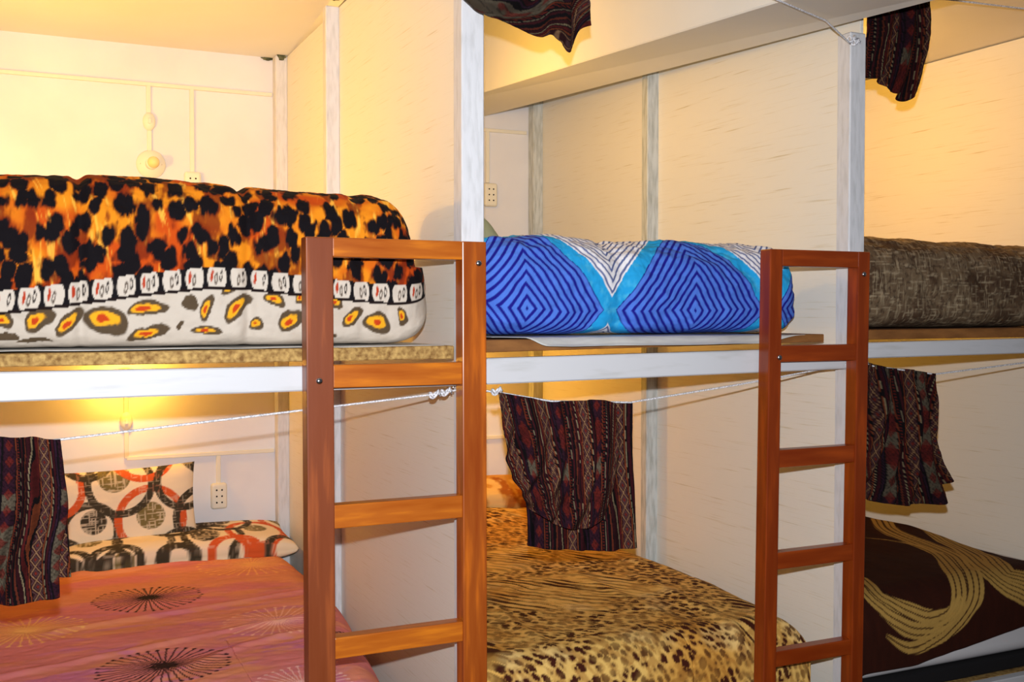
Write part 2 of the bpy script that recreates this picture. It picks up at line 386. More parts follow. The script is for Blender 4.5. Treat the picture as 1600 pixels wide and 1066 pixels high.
def border_top(x):  # height of the border's upper edge above the board, over x
    xs = [face(c, 0)[0] for c in (-60, 0, 250, 500, 800, 950, 1250, 1500)]
    zs = [face(c, y)[1] for c, y in ((-60, 505), (0, 478), (250, 452), (500, 420), (800, 388), (950, 392), (1250, 425), (1500, 448))]
    return np.interp(x, xs, zs)
def paint_leo(x, s, z, e, py, xs):
    col = leopard(x, s, 3, 31)
    bt = border_top(x); hgt = .031 * 1.32
    d = s - bt
    # strip of little framed marks
    d = d + .004 * (fbm(x * 8, s * 2, 77) - .5)
    strip = (d < 0) & (d > -hgt); per = .046
    xw = x + .004 * (fbm(x * 30, s * 30, 5) - .5)
    q = (xw / per) % 1; idx = np.floor(xw / per); t = -d / hgt
    c2 = fill(x.shape, (206, 194, 180))
    r1 = hsh(idx, 0 * idx, 3)
    c2 = mix(c2, (18, 14, 18), ss(.02, -.02, np.abs(q - .5) - (.36 + .07 * np.cos(t * 6.28))) * 0 + ss(.40, .43, np.abs(q - .5) + .10 * (np.abs(t - .5) * 2) ** 2 + .05 * (r1 - .5)))
    r1 = hsh(idx, 0 * idx, 3)
    for k, (ox, rx) in enumerate(((-.22, .065), (-.02, .085), (.20, .07))):
        dd = np.hypot((q - .5 - ox - .03 * np.sin(t * 5 + r1 * 9)) / rx, (t - .5 - (.1 if k % 2 else -.05)) / .32)
        cc = (176, 58, 30) if (k == 0) else ((96, 84, 74) if k % 2 else (40, 32, 30))
        c2 = mix(c2, cc, ss(1.15, .85, dd) * (ss(.35, .6, dd) if k else 1) * (hsh(idx, 0 * idx + k, 8) > .2))
    col = np.where(strip[..., None], c2, col)
    line = (d <= -hgt) & (d > -hgt - .006)
    col = np.where(line[..., None], fill(x.shape, (26, 14, 14)), col)
    white = d <= -hgt - .006
    c3 = fill(x.shape, (200, 188, 174)); c3 = mix(c3, (190, 174, 156), ss(.5, .8, fbm(x * 14, s * 20, 31)) * .5)
    wx = x + .014 * (fbm(x * 40, s * 40, 12) - .5); wz = s + .014 * (fbm(x * 40, s * 40, 13) - .5)
    for (bx, bz, a, b, an, k) in BLM:
        ca, sa = math.cos(an), math.sin(an); dx, dz = wx - bx, wz - bz
        uu = (dx * ca - dz * sa) / a; vv = (dx * sa + dz * ca) / b
        vv2 = vv + .35 * uu * uu - .1; r = np.hypot(uu, vv2)
        c3 = mix(c3, (84, 68, 50), ss(1.06, .94, r))
        if k:
            r2 = np.hypot((uu + .1) / .62, (vv2 - .05) / .55); c3 = mix(c3, (232, 166, 32), ss(1.1, .9, r2 + .3 * (fbm(x * 70, s * 70, 4) - .5)))
            r3_ = np.hypot((uu + .15) / .3, (vv2) / .3); c3 = mix(c3, (190, 62, 22), ss(1.15, .85, r3_ + .7 * (fbm(x * 90, s * 90, 6) - .5)))
    low = s < .008
    col = np.where(white[..., None], c3, col)
    return np.where((xs > 0)[..., None] & ((e > .93) | ((py > .0) & (e > .3)))[..., None], leopard(x + s, s, 8, 31), col)
def sag(X, s): return -.010 * np.exp(-((X - .12) / .012) ** 2) - .012 * np.exp(-((X - .46) / .014) ** 2) - .006 * np.exp(-((X - .72) / .02) ** 2)
o = roll('folded_comforter', -.16, .905, 2.56, CZ - .071, .225, .182, 3.6, paint_leo, M['fabric'], 520, 440, .13, 11, flare=.05, wr=.006, nb=9.0,
         top=lambda X: 1 + .02 * np.sin(X * 7), dip=sag, lump=.006)
tag(o, 'folded orange and black leopard print comforter on the upper left bunk', 'comforter')

def paint_blue(x, s, z, e, py, xs):
    wx = x + .022 * (fbm(x * 5, s * 6, 51, 2) - .5) + .004 * (fbm(x * 30, s * 30, 53) - .5); wy = s + .03 * (fbm(x * 5 + 4, s * 6, 52, 2) - .5)
    P = .50; Hh = .62
    cx0, cy0 = 1.62, .055
    qx = (wx - cx0) / P; qy = (wy - cy0) / Hh
    bx = np.abs(qx - np.round(qx)) * 2; by = np.abs(qy - np.round(qy)) * 2; db = bx + by      # <1 blue diamond
    dw = 2 - db                                                              # distance from the white centres
    col = fill(x.shape, (36, 160, 222)); col = mix(col, (90, 196, 232), ss(.5, .8, fbm(x * 60, s * 60, 54)) * .5)
    inb = db < .915
    st = np.abs((db / .092) % 1 - .5) * 2
    cb = fill(x.shape, (84, 128, 224)); cb = mix(cb, (66, 104, 206), fbm(x * 80, s * 20, 58) * .6); cb = mix(cb, (26, 22, 132), ss(.52, .68, st))
    inw = dw < .895
    sw = np.abs((dw / .078) % 1 - .5) * 2
    cw = fill(x.shape, (236, 232, 236)); cw = mix(cw, (92, 104, 150), ss(.58, .72, sw))
    col = np.where(inb[..., None], cb, col); col = np.where(inw[..., None], cw, col)
    return col
def sag2(X, s): return -.012 * np.exp(-((X - 1.40) / .03) ** 2) + .008 * np.exp(-((X - 1.2) / .12) ** 2) + .005 * np.exp(-((X - 1.65) / .1) ** 2)
o = roll('rolled_comforter', 1.00, 2.012, 2.50, CZ - .053, .165, .122, 2.5, paint_blue, M['fabric'], 560, 330, .10, 23, wr=.010, dip=sag2, lump=.012,
         top=lambda X: 1.02 + .0 * X)
tag(o, 'rolled blue comforter with concentric navy diamonds and white zigzag on the middle upper bunk', 'comforter')

def paint_grey(x, s, z, e, py, xs):
    n1 = fbm(x * 260, s * 30, 61, 3); n2 = fbm(x * 30, s * 260, 62, 3); n3 = fbm(x * 9, s * 9, 63, 4); n4 = fbm(x * 120, s * 120, 65, 3)
    col = fill(x.shape, (112, 92, 70)); col = mix(col, (80, 60, 44), ss(.45, .65, n3)); col = mix(col, (158, 140, 112), ss(.56, .8, n1) * .8)
    col = mix(col, (164, 146, 118), ss(.56, .8, n2) * .8); col = mix(col, (62, 44, 34), ss(.55, .75, n4) * .7); return col
o = roll('rolled_blanket', 2.13, 3.06, 2.50, CZ - .042, .175, .130, 2.6, paint_grey, M['fabric_soft'], 420, 300, .12, 37, wr=.007, lump=.012,
         top=lambda X: 1.06 - .05 * ss(2.2, 3.0, X))
tag(o, 'thick rolled grey brown woven blanket on the upper right bunk', 'blanket')

# grey blue cloth peeking up behind the blue roll
u = np.linspace(0, 1, 40)[:, None]; v = np.linspace(0, 1, 30)[None, :]
Xg = 1.10 + .62 * u + 0 * v; Yg = 3.42 + .42 * v + 0 * u
Zg = CZ - .050 + .45 * np.sin(np.pi * v) ** .7 * (1 - u ** 8) * (.5 + .5 * ss(0, .15, u)) + .012 * (fbm(u * 8 + 0 * v, v * 8 + 0 * u, 2) - .5)
tag(sheet('folded_pillow', Xg, Yg, Zg, None, M['tealgrey'], solid=.006), 'grey blue pillow peak just showing behind the blue rolled comforter', 'pillow')

# thin plastic / paper sheets on the boards
def flat_sheet(name, x0, x1, zt, label, y0, droop, seed):
    u = np.linspace(0, 1, 120)[:, None]; v = np.linspace(0, 1, 60)[None, :]
    X = x0 + (x1 - x0) * u + 0 * v
    front = y0 - droop(u)
    Y = front + (3.9 - front) * v ** 1.4
    Z = zt + .0015 + .003 * fbm(X * 9, Y * 9, seed)
    over = ss(0, .03, (YF + .028) - Y)
    Z = Z - over * .02
    return tag(sheet(name, X, Y, Z, None, M['paper'], solid=.001), label, 'sheet')
flat_sheet('plastic_sheet', -.15, .90, CZ - .077, 'pale crinkled plastic sheet under the leopard print comforter', 2.30, lambda u: 0.012 * np.sin(u * 25), 71)
flat_sheet('plastic_sheet', 1.02, 1.985, CZ - .060, 'white plastic sheet sagging over the board edge under the blue comforter', 2.30,
           lambda u: .075 * ss(0, .2, u) * ss(1.06, .74, u) + .012 * np.sin(u * 14), 72)

# ================================================================ LOWER BEDS
def bedtop(name, x0, x1, y0, y1, zt, drop, r, nx, ny, paint, m, label, cat, bump, edge=None, dropf=None, dropR=None):
    # arc-length parameters over the edges
    def wrap(n, a, b, da, db):
        t = np.linspace(a - da, b + db, n)
        pos = np.empty(n); dz = np.empty(n); q = r * math.pi / 2
        for i, s in enumerate(t):
            if s < a + r:
                k = (a + r) - s
                if k < q: an = k / r; pos[i] = a + r - r * math.sin(an); dz[i] = r * (1 - math.cos(an))
                else: pos[i] = a; dz[i] = r + (k - q)
            elif s > b - r:
                k = s - (b - r)
                if k < q: an = k / r; pos[i] = b - r + r * math.sin(an); dz[i] = r * (1 - math.cos(an))
                else: pos[i] = b; dz[i] = r + (k - q)
            else: pos[i] = s; dz[i] = 0
        return t, pos, dz
    tx, px, dx = wrap(nx, x0, x1, drop, drop if dropR is None else dropR); ty, py, dy = wrap(ny, y0, y1, drop if dropf is None else dropf, 0.0)
    X = px[:, None] + 0 * py[None, :]; Y = py[None, :] + 0 * px[:, None]
    D = np.hypot(dx[:, None], dy[None, :]) * .35 + np.maximum(dx[:, None], dy[None, :]) * .65
    TX = tx[:, None] + 0 * Y; TY = ty[None, :] + 0 * X
    if edge is not None: X = X + edge(X, Y)
    Z = zt - D + bump(X, Y)
    col = paint(TX, TY)
    o = sheet(name, X, Y, Z, col, m, solid=.004, flip=False)
    return tag(o, label, cat)
# --- pink bedspread
ZB1 = CZ - .875
def pt(px, py, z): p = at_z(px, py, z); return (p.x, p.y)
def dandelion(col, x, y, c, rx, ry, colr, seed, spokes=40, w=.0022, soft=0):
    dx, dy = (x - c[0]) / rx, (y - c[1]) / ry
    r = np.hypot(dx, dy); a = np.arctan2(dy, dx)
    k = a / (2 * np.pi) * spokes; idx = np.round(k); fa = (k - idx) * 2 * np.pi / spokes
    rr = .93 + .07 * hsh(idx, 0 * idx, seed); arcd = np.abs(fa) * np.maximum(r, .03) * rx
    spoke = ss(w * 1.2, w * .5, arcd) * (r < rr)
    dot = ss(w * 2.8, w * 1.7, np.hypot(fa * r * rx, (r - rr) * rx))
    core = ss(.22, .02, r) * .9
    return mix(mix(col, colr, np.maximum(spoke, core) * (1 - soft)), colr, dot * (1 - soft))
def disc_from(pxc, pyc, rpx, z):
    c = pt(pxc, pyc, z); a = pt(pxc + rpx, pyc, z); return c, math.hypot(a[0] - c[0], a[1] - c[1])
DN = [(232, 932, 90, (30, 12, 14), 0), (256, 1036, 110, (36, 10, 22), 0), (40, 982, 95, (252, 196, 110), .25), (440, 965, 98, (252, 190, 160), .2),
      (395, 878, 90, (253, 190, 110), .25), (500, 1062, 110, (250, 200, 190), .1), (590, 985, 60, (40, 12, 20), 0), (60, 1130, 90, (252, 190, 150), .2)]
def paint_pink(x, y):
    n = fbm(x * 3 + y * .6, y * 9, 81); n2 = fbm(x * 8, y * 26, 82)
    col = fill(x.shape, (228, 146, 104)); col = mix(col, (222, 130, 128), ss(.38, .64, n + .25 * ss(3.5, 2.4, y) - .05)); col = mix(col, (210, 122, 160), ss(.56, .72, n2) * ss(3.7, 2.7, y) * .8)
    col = mix(col, (242, 160, 108), ss(.55, .75, fbm(x * 6, y * 14, 83)) * .5)
    wx = x + .01 * (fbm(x * 12, y * 12, 84) - .5)
    for i, (a, b, r, c, sft) in enumerate(DN):
        cc, rr = disc_from(a, b, r, ZB1 + .01)
        col = dandelion(col, wx, y, cc, rr * .93, rr * .80, c, i, 40 if sft == 0 else 34, .0026, sft)
    return col
def bump_pink(X, Y):
    b = .014 * (fbm(X * 4, Y * 5, 85) - .5)
    for (p1, p2, p3, hh) in (((0, 835 + 50), (150, 880 + 20), (480, 855), .010), ((90, 990), (250, 962), (480, 925), .008), ((0, 1060), (250, 1010), (470, 965), .008), ((180, 1090), (380, 1010), (480, 985), .007)):
        d, t = segdist(X, Y, [pt(*p, ZB1) for p in (p1, p2, p3)]); b = b + hh * np.exp(-(d / .018) ** 2)
    return b + .0035 * (fbm(X * 30, Y * 60, 86) - .5)
bedtop('bedspread', -.17, .912, 2.28, 3.90, ZB1, .24, .10, 420, 500, paint_pink, M['fabric'], 'pink and orange bedspread printed with dandelion circles, lower left bunk', 'bedspread', bump_pink,
       edge=lambda X, Y: -1.0 * (X > .5) * .10 * ss(3.3, 2.3, Y) * ss(.4, .93, X))
# --- printed sheet and pillows of the left bunk: rings and discs
def rings(col, x, y, lst):
    for (cx, cy_, r, w, c, kind) in lst:
        d = np.hypot(x - cx, y - cy_)
        if kind == 'disc':
            cross = np.maximum(ss(.62, .75, vnoise(x * 420, y * 30, 3)), ss(.62, .75, vnoise(x * 30, y * 420, 4)))
            col = mix(col, c, ss(r, r - .003, d) * (1 - .55 * cross))
        else:
            cross = np.maximum(ss(.7, .8, vnoise(x * 420, y * 40, 7)), ss(.7, .8, vnoise(x * 40, y * 420, 9))) * .3
            col = mix(col, c, ss(w / 2, w / 2 - .002, np.abs(d - r)) * (1 - cross))
    return col
BK, OL, OR = (66, 58, 44), (120, 106, 62), (214, 92, 44)
def paint_rings(seed, base=(240, 220, 186)):
    def f(x, y):
        col = fill(x.shape, base); P = .20
        rnd = random.Random(seed); lst = []
        for i in range(-1, 9):
            for j in range(-1, 4):
                cx = i * P + (P / 2 if j % 2 else 0) + rnd.uniform(-.02, .02); cyy = j * .14 + rnd.uniform(-.015, .015)
                k = rnd.random()
                lst.append((cx, cyy, .088 + .025 * rnd.random(), .028, BK if k < .76 else OR, 'ring'))
                if rnd.random() < .62: lst.append((cx + rnd.uniform(-.03, .03), cyy + rnd.uniform(-.03, .03), .042 + .018 * rnd.random(), 0, [BK, OL, OL, OR][rnd.randrange(4)], 'disc'))
        return rings(col, x, y, lst)
    return f
def pillow(name, cx, cyy, cz, w, h, t, tilt, roll_, paint, label, n=130, ex=.32):
    u = np.linspace(-1, 1, n)[:, None]; v = np.linspace(-1, 1, int(n * .8))[None, :]
    prof = (1 - np.abs(u) ** 4) ** ex * (1 - np.abs(v) ** 4) ** ex
    A = u * w / 2 * (1 - .05 * (1 - v * v)) + 0 * v; B = v * h / 2 * (1 - .06 * (1 - u * u)) + 0 * u
    th = t / 2 * prof + .006 * (fbm(u * 3 + 9 + 0 * v, v * 3 + 0 * u, 5) - .5) * prof
    mats = Matrix.Rotation(roll_, 4, 'Y') @ Matrix.Rotation(tilt, 4, 'X')
    def T(a, b, c):
        R3 = np.array(mats.to_3x3()); P = np.stack([a, b, c], -1) @ R3.T
        return P[..., 0] + cx, P[..., 1] + cyy, P[..., 2] + cz
    col = paint(A + .4, B + .2)
    # front and back as one closed grid: rows wrap over the rim
    Af = np.concatenate([A, A[:, ::-1]], 1); Bf = np.concatenate([B, B[:, ::-1]], 1); Tf = np.concatenate([th, -th[:, ::-1]], 1); Cf = np.concatenate([col, col[:, ::-1]], 1)
    X, Y, Z = T(Af, Bf, Tf)
    return tag(sheet(name, X, Y, Z, Cf, M['fabric'], closed_v=True), label, 'pillow')
pillow('pillow', .335, 4.085, CZ - .715, .54, .31, .13, R(78), R(-1.5), paint_rings(5), 'pillow printed with rings and discs standing against the back wall')
pillow('pillow', .52, 4.03, CZ - .855, .84, .30, .115, R(6), R(0), paint_rings(9), 'flat pillow printed with rings and discs lying at the head of the pink bed')
def mattress(x0, x1, y0, y1, z0, z1, m, label):
    o = box('mattress', x0, x1, y0, y1, z0, z1, m, None, .035, 4); o.data.polygons.foreach_set('use_smooth', [True] * len(o.data.polygons)); return tag(o, label, 'mattress')
mattress(-.14, .79, 2.31, 4.13, .352, ZB1 - .012, M['mat_white'], 'mattress of the lower left bunk beneath the pink bedspread')

# --- animal print bedspread, middle
ZB2 = CZ - .845
def paint_tiger(x, y):
    n = fbm(x * 3, y * 3, 91); zone = .04 + fbm(x * 4.2 + 9, y * 4.2, 92, 2)
    col = fill(x.shape, (236, 192, 106)); col = mix(col, (218, 160, 72), ss(.45, .7, n)); col = mix(col, (240, 206, 136), ss(.55, .75, fbm(x * 9, y * 9, 93)) * .7)
    # long tapering stripes that sweep towards the foot of the bed, rosettes between
    wx = x + .05 * (fbm(x * 5, y * 5, 95, 3) - .5); wy = y + .07 * (fbm(x * 4 + 3, y * 4, 96, 3) - .5)
    dx, dy = .62, -.78
    al = wx * dx + wy * dy; pe = wx * dy * -1 + wy * dx
    ph = pe / .034 + 2.2 * fbm(al * 2.5, pe * 3, 97, 2)
    gate = fbm(al * 4, pe * 14, 98, 3)
    sw = np.abs((ph % 1) - .5) * 2
    stripes = ss(.04, -.06, sw - 1.9 * (gate - .30))
    f1, f2, cid = worley(al * 34, pe * 52, 99, .9)
    spots = ss(.40, .30, f1 + (cid - .5) * .35 + .3 * (fbm(x * 130, y * 130, 90) - .5))
    smudge = ss(.50, .64, fbm(al * 34 + 9, pe * 80, 85, 3))
    z = ss(.49, .54, zone)
    mm = stripes * z + spots * (1 - z)
    s = smudge
    col = mix(col, (150, 92, 32), smudge * .5)
    col = mix(col, (140, 84, 30), (1 - z) * ss(.6, .4, f1) * .35)
    soft = fbm(x * 14, y * 14, 87)
    col = mix(col, (66, 26, 14), mm * (.45 + .55 * ss(.35, .6, soft)))
    return col
def bump2(X, Y):
    b = .06 * ss(3.55, 3.95, Y) * ss(4.25, 4.05, Y) * (.8 + .2 * np.sin(X * 9)) + .014 * (fbm(X * 4, Y * 5, 88) - .5) + .003 * (fbm(X * 28, Y * 28, 89) - .5)
    for (p1, p2, hh) in (((860, 850), (1000, 880), .008), ((900, 900), (1120, 1000), .006), ((780, 960), (930, 1060), .006), ((1000, 905), (1180, 990), .007)):
        d, t = segdist(X, Y, [pt(*p1, ZB2), pt(*p2, ZB2)]); b = b + hh * np.exp(-(d / .02) ** 2)
    return b
bedtop('bedspread', .985, 2.035, 2.30, 4.10, ZB2, .26, .10, 420, 560, paint_tiger, M['fabric'], 'yellow and brown spotted and striped animal print bedspread, lower middle bunk', 'bedspread', bump2,
       edge=lambda X, Y: -1.0 * (X > 1.6) * .05 * ss(2.8, 2.3, Y) * ss(1.5, 2.03, X))
mattress(1.02, 1.92, 2.33, 4.10, .352, ZB2 - .014, M['mat_white'], 'mattress of the lower middle bunk beneath the animal print bedspread')
def paint_pil(x, y):
    col = fill(x.shape, (206, 150, 74)); col = mix(col, (168, 96, 34), ss(.5, .62, fbm(x * 18, y * 22, 44))); return mix(col, (232, 190, 120), ss(.55, .7, fbm(x * 14, y * 14, 45)))
pillow('pillow', 1.62, 4.06, CZ - .755, .70, .20, .10, R(25), 0, paint_pil, 'tan mottled pillow at the head of the animal print bed')

# --- brown blanket, right
ZB3 = CZ - .80
def uv3(px, py):   # pixel of the photo -> cloth coordinates (tx,ty) for the blanket
    p = at_z(px, py, ZB3)
    r = .11; y0 = 2.265
    if p.y >= y0 + r: return (p.x, p.y)
    q = r * math.pi / 2
    for i in range(300):
        a_ = i * .0015
        if a_ < q: yy, zz = y0 + r - r * math.sin(a_ / r), ZB3 - r * (1 - math.cos(a_ / r))
        else: yy, zz = y0, ZB3 - r - (a_ - q)
        h = at_y(px, py, yy)
        if h.z >= zz: return (h.x, y0 + r - a_)
    return (h.x, y0 + r - a_)
def stroke(pts, n=6): return smooth_line([uv3(*p) for p in pts], n)
BANDS = [ # centre line pixels, half width start/mid/end in m
    ([(1376, 812), (1392, 832), (1440, 850), (1480, 868), (1506, 900), (1510, 940), (1492, 975), (1462, 998), (1420, 1010), (1385, 992)], .042, .062, .006),
    ([(1340, 905), (1360, 925), (1385, 945), (1420, 965), (1455, 975), (1485, 965), (1500, 940)], .034, .054, .014),
    ([(1405, 818), (1440, 822), (1480, 840), (1520, 862), (1555, 895), (1600, 925), (1650, 950)], .028, .066, .085),
    ([(1345, 842), (1380, 845), (1430, 852), (1470, 865)], .006, .010, .012)]
BS = [(stroke(p), a, b, c) for p, a, b, c in BANDS]
def paint_brown(x, y):
    col = fill(x.shape, (44, 16, 8)); col = mix(col, (60, 24, 12), fbm(x * 60, y * 14, 46) * .8)
    for pts, a, b, c in BS:
        d, t = segdist(x, y, pts)
        wd = np.where(t < .5, a + (b - a) * t * 2, b + (c - b) * (t - .5) * 2) * (1 + .25 * (fbm(x * 9, y * 9, 48) - .5))
        # thin dark veins run along the band
        vein = np.abs(((d / .019) + .5 + 1.2 * fbm(t * 3, t * 0 + 3, 49)) % 1 - .5) * 2
        band = ss(wd, wd - .003, d)
        tan = band * (1 - ss(.68, .86, vein) * .95)
        col = mix(col, (188, 148, 76), tan * (.8 + .2 * fbm(x * 120, y * 120, 50)))
    return col
o = bedtop('blanket', 2.13, 3.12, 2.265, 4.10, ZB3, .20, .11, 380, 520, paint_brown, M['fabric_soft'], 'dark brown plush blanket with tan swirling bands, lower right bunk', 'blanket',
       lambda X, Y: .020 * (fbm(X * 3, Y * 3, 47) - .5) + .02 * ss(2.9, 2.5, X) * 0 - .03 * ss(2.85, 3.12, X) * ss(3.0, 2.5, Y), dropf=.165)
# hem lifted towards the right: sheet below shows
me = o.data; co = np.empty(len(me.vertices) * 3, np.float32); me.vertices.foreach_get('co', co); co = co.reshape(-1, 3)
lift = np.clip((co[:, 0] - 2.35) / .6, 0, 1) * np.clip((ZB3 - co[:, 2]) / .2, 0, 1) * .07 * (co[:, 1] < 2.42)
co[:, 2] += lift; me.vertices.foreach_set('co', co.ravel()); me.update()
mr = empty('mattress', (2.6, 2.3, .31), 'white sheeted mattress on a near black strip under the brown blanket', 'mattress')
q = box('cover', 2.155, 3.10, 2.292, 4.10, .348, ZB3 - .03, M['mat_white'], mr, .04, 5); q.data.polygons.foreach_set('use_smooth', [True] * len(q.data.polygons))
box('base', 2.14, 3.11, 2.282, 4.10, .309, .350, M['strip_dark'], mr, .004)  # near-black strip between the mattress cover and the front rail

# ================================================================ HANGING WOVEN CLOTHS
def weave(s, t, k=0):
    s = s / 1.15; t = t / 1.15; P = .150; x = (s + k * .043) % P
    col = fill(s.shape, (16, 9, 13))
    def band(a, b, c):
        nonlocal col
        col = np.where(((x >= a) & (x < b))[..., None], fill(s.shape, c), col)
    band(.006, .010, (104, 44, 28)); band(.012, .019, (52, 14, 20)); band(.0195, .0215, (150, 132, 100)); band(.024, .029, (84, 22, 22))
    band(.031, .034, (128, 60, 32))
    # diamond band
    db = (x >= .036) & (x < .062); a = np.abs((x - .049) / .013); b = np.abs((t / .030) % 1 - .5) * 2
    dd = np.abs(a + b - 1); c = fill(s.shape, (56, 20, 22)); c = mix(c, (150, 112, 80), ss(.16, .08, dd)); c = mix(c, (124, 38, 26), ss(.32, .2, a + b))
    c = mix(c, (90, 60, 60), ss(.16, .08, np.abs(np.abs(a + b - 1) - .5)))
    col = np.where(db[..., None], c, col)
    band(.064, .067, (128, 60, 32)); band(.069, .0705, (150, 132, 100)); band(.074, .081, (60, 14, 22)); band(.084, .087, (50, 24, 44))
    # figured band with pale patches
    fb = (x >= .092) & (x < .122); patch = hsh(np.floor(t / .034), 0 * t, 5 + k)
    zz = ((np.floor((x - .092) / .005) + np.floor(t / .005)) % 2)
    c = fill(s.shape, (50, 20, 34)); c = np.where((patch > .45)[..., None], fill(s.shape, (100, 88, 72)), c)
    c = np.where((patch > .82)[..., None], fill(s.shape, (92, 28, 26)), c)
    tr = np.abs((t / .034) % 1 - .5) * 2; c = mix(c, (112, 34, 26), ss(.05, -.05, np.abs(x - .107) / .015 + .25 - tr) * .8); c = c * (1 - .45 * zz[..., None] * (hsh(np.floor((x) / .003), np.floor(t / .003), 2) > .4)[..., None])
    col = np.where(fb[..., None], c, col)
    band(.124, .127, (120, 52, 28)); dt = (x >= .129) & (x < .135); c = mix(fill(s.shape, (96, 28, 22)), (16, 9, 13), np.where((t / .006) % 1 > .5, 1., 0.))
    col = np.where(dt[..., None], c, col); band(.139, .1405, (132, 116, 92)); band(.143, .148, (64, 18, 24))
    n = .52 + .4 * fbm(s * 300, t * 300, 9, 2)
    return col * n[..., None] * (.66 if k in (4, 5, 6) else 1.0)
def resample(pts, n):
    P = np.array(smooth_line(pts, 10)); d = np.r_[0, np.cumsum(np.hypot(*np.diff(P, axis=0).T))]
    q = np.linspace(0, d[-1], n); return np.stack([np.interp(q, d, P[:, 0]), np.interp(q, d, P[:, 1])], -1)
def cloth(top, right, bottom, left, Y, n, m_, k, folds, amp, width, parent=None, name='cloth', bow=.0, skew=None, yshift=0, warp=.004):
    """Coons patch between four outlines measured in the photo, hung in the plane Y, then folded in depth.
       left/right run downwards, top/bottom run left to right"""
    T, B, Lf, Rt = resample(top, n), resample(bottom, n), resample(left, m_), resample(right, m_)
    u = np.linspace(0, 1, n)[:, None, None]; v = np.linspace(0, 1, m_)[None, :, None]
    S = (1 - v) * T[:, None] + v * B[:, None] + (1 - u) * Lf[None] + u * Rt[None] \
        - ((1 - u) * (1 - v) * T[0] + u * (1 - v) * T[-1] + (1 - u) * v * B[0] + u * v * B[-1])
    d = np.array([list(at_y(px, py, Y)) for px, py in S.reshape(-1, 2)]).reshape(n, m_, 3)
    U = u[..., 0] + 0 * v[..., 0]; V = v[..., 0] + 0 * u[..., 0]
    fold = np.zeros((n, m_))
    for (f, ph, bend, a) in folds:
        fold += a * np.sin(2 * np.pi * (f * (U + bend * V * V * (1 - U) ) + ph + .1 * fbm(U * 3, V * 3, int(f * 7))))
    fold = fold * amp * (.45 + .55 * ss(0, .3, V)) + (fbm(U * 12, V * 7, k + 40) - .5) * amp * .9
    Yv = d[..., 1] - fold - bow * np.sin(np.pi * V) * np.sin(np.pi * U) + yshift
    L_ = .36
    s = (U + .05 * np.sin(V * 3 + k) * (V) + (skew(U, V) if skew else 0)) * width + .006 * fold / max(amp, 1e-4) * 1.2 + warp * (fbm(U * 7, V * 5, 3) - .5)
    t = V * (abs(S[n // 2, -1, 1] - S[n // 2, 0, 1]) * 2.5 / F) + .03 * U
    col = weave(s, t, k)
    # hem: darker selvedge
    o = sheet(name, d[..., 0], Yv, d[..., 2], col, M['woven'], solid=.0025)
    if parent: child_fix(o, parent)
    return o
FO = [(5.5, 0, .25, 1.0), (9, .3, .4, .5), (2.2, .6, 0, .7)]
# lower left
r = empty('hanging_cloth', (.05, 2.25, CZ - .24), 'dark striped handwoven cloth over the cord above the pink bed, cut by the frame', 'cloth', 'handwoven cloths on the cords')
cloth([(-130, 676), (-40, 676), (0, 682), (25, 684), (48, 682), (70, 686), (94, 687)], [(94, 687), (100, 740), (106, 800), (93, 870), (93, 935)],
      [(-130, 950), (-20, 948), (30, 943), (60, 940), (93, 935)], [(-130, 676), (-130, 800), (-130, 950)], 2.235, 190, 220, 0, FO, .010, .46, r, 'front_fold', skew=lambda U, V: .12 * V * (1 - U))
cloth([(-120, 682), (0, 686), (92, 689)], [(92, 689), (101, 760), (106, 830), (111, 902)], [(-120, 920), (0, 905), (111, 902)], [(-120, 682), (-120, 800), (-120, 920)], 2.275, 150, 180, 3, FO, .004, .46, r, 'back_fold')
# lower middle
r = empty('hanging_cloth', (1.25, 2.25, CZ - .2), 'dark striped handwoven cloth gathered in a swag over the animal print bed', 'cloth', 'handwoven cloths on the cords')
def sk(U, V): return .18 * np.sin(V * 2.4) * (U - .5)
cloth([(778, 613), (800, 617), (830, 622), (860, 628), (900, 626), (940, 625), (962, 630)], [(962, 630), (970, 690), (962, 760), (948, 806)],
      [(824, 790), (850, 810), (880, 824), (915, 826), (948, 806)], [(778, 613), (786, 670), (800, 735), (824, 790)], 2.235, 190, 230, 1,
      [(4.5, .1, .3, 1.), (8, .3, .5, .55), (2.2, .6, 0, .5)], .013, .50, r, 'front_fold', bow=.03, skew=sk)
cloth([(784, 617), (820, 622), (880, 630), (940, 629), (987, 629)], [(987, 629), (987, 700), (990, 780), (993, 856)], [(822, 852), (850, 858), (900, 860), (950, 861), (993, 856)],
      [(784, 617), (800, 690), (820, 780), (822, 852)], 2.275, 190, 220, 2, [(4, .2, .0, .8), (7, .5, .1, .5)], .007, .34, r, 'back_fold')
# lower right
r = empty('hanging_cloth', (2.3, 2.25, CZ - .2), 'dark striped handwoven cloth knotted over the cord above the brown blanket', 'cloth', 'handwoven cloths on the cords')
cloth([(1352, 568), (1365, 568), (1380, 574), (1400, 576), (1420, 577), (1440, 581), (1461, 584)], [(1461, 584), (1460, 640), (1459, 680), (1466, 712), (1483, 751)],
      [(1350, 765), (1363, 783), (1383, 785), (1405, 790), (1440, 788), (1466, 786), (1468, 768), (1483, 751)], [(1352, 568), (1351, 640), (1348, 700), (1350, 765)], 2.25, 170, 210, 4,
      [(5, .1, .25, 1.), (9, .3, .4, .5), (2.2, .6, 0, .6)], .018, .34, r, 'front_fold', bow=.02, skew=lambda U, V: .22 * np.sin(V * 3.0) * (U - .4))
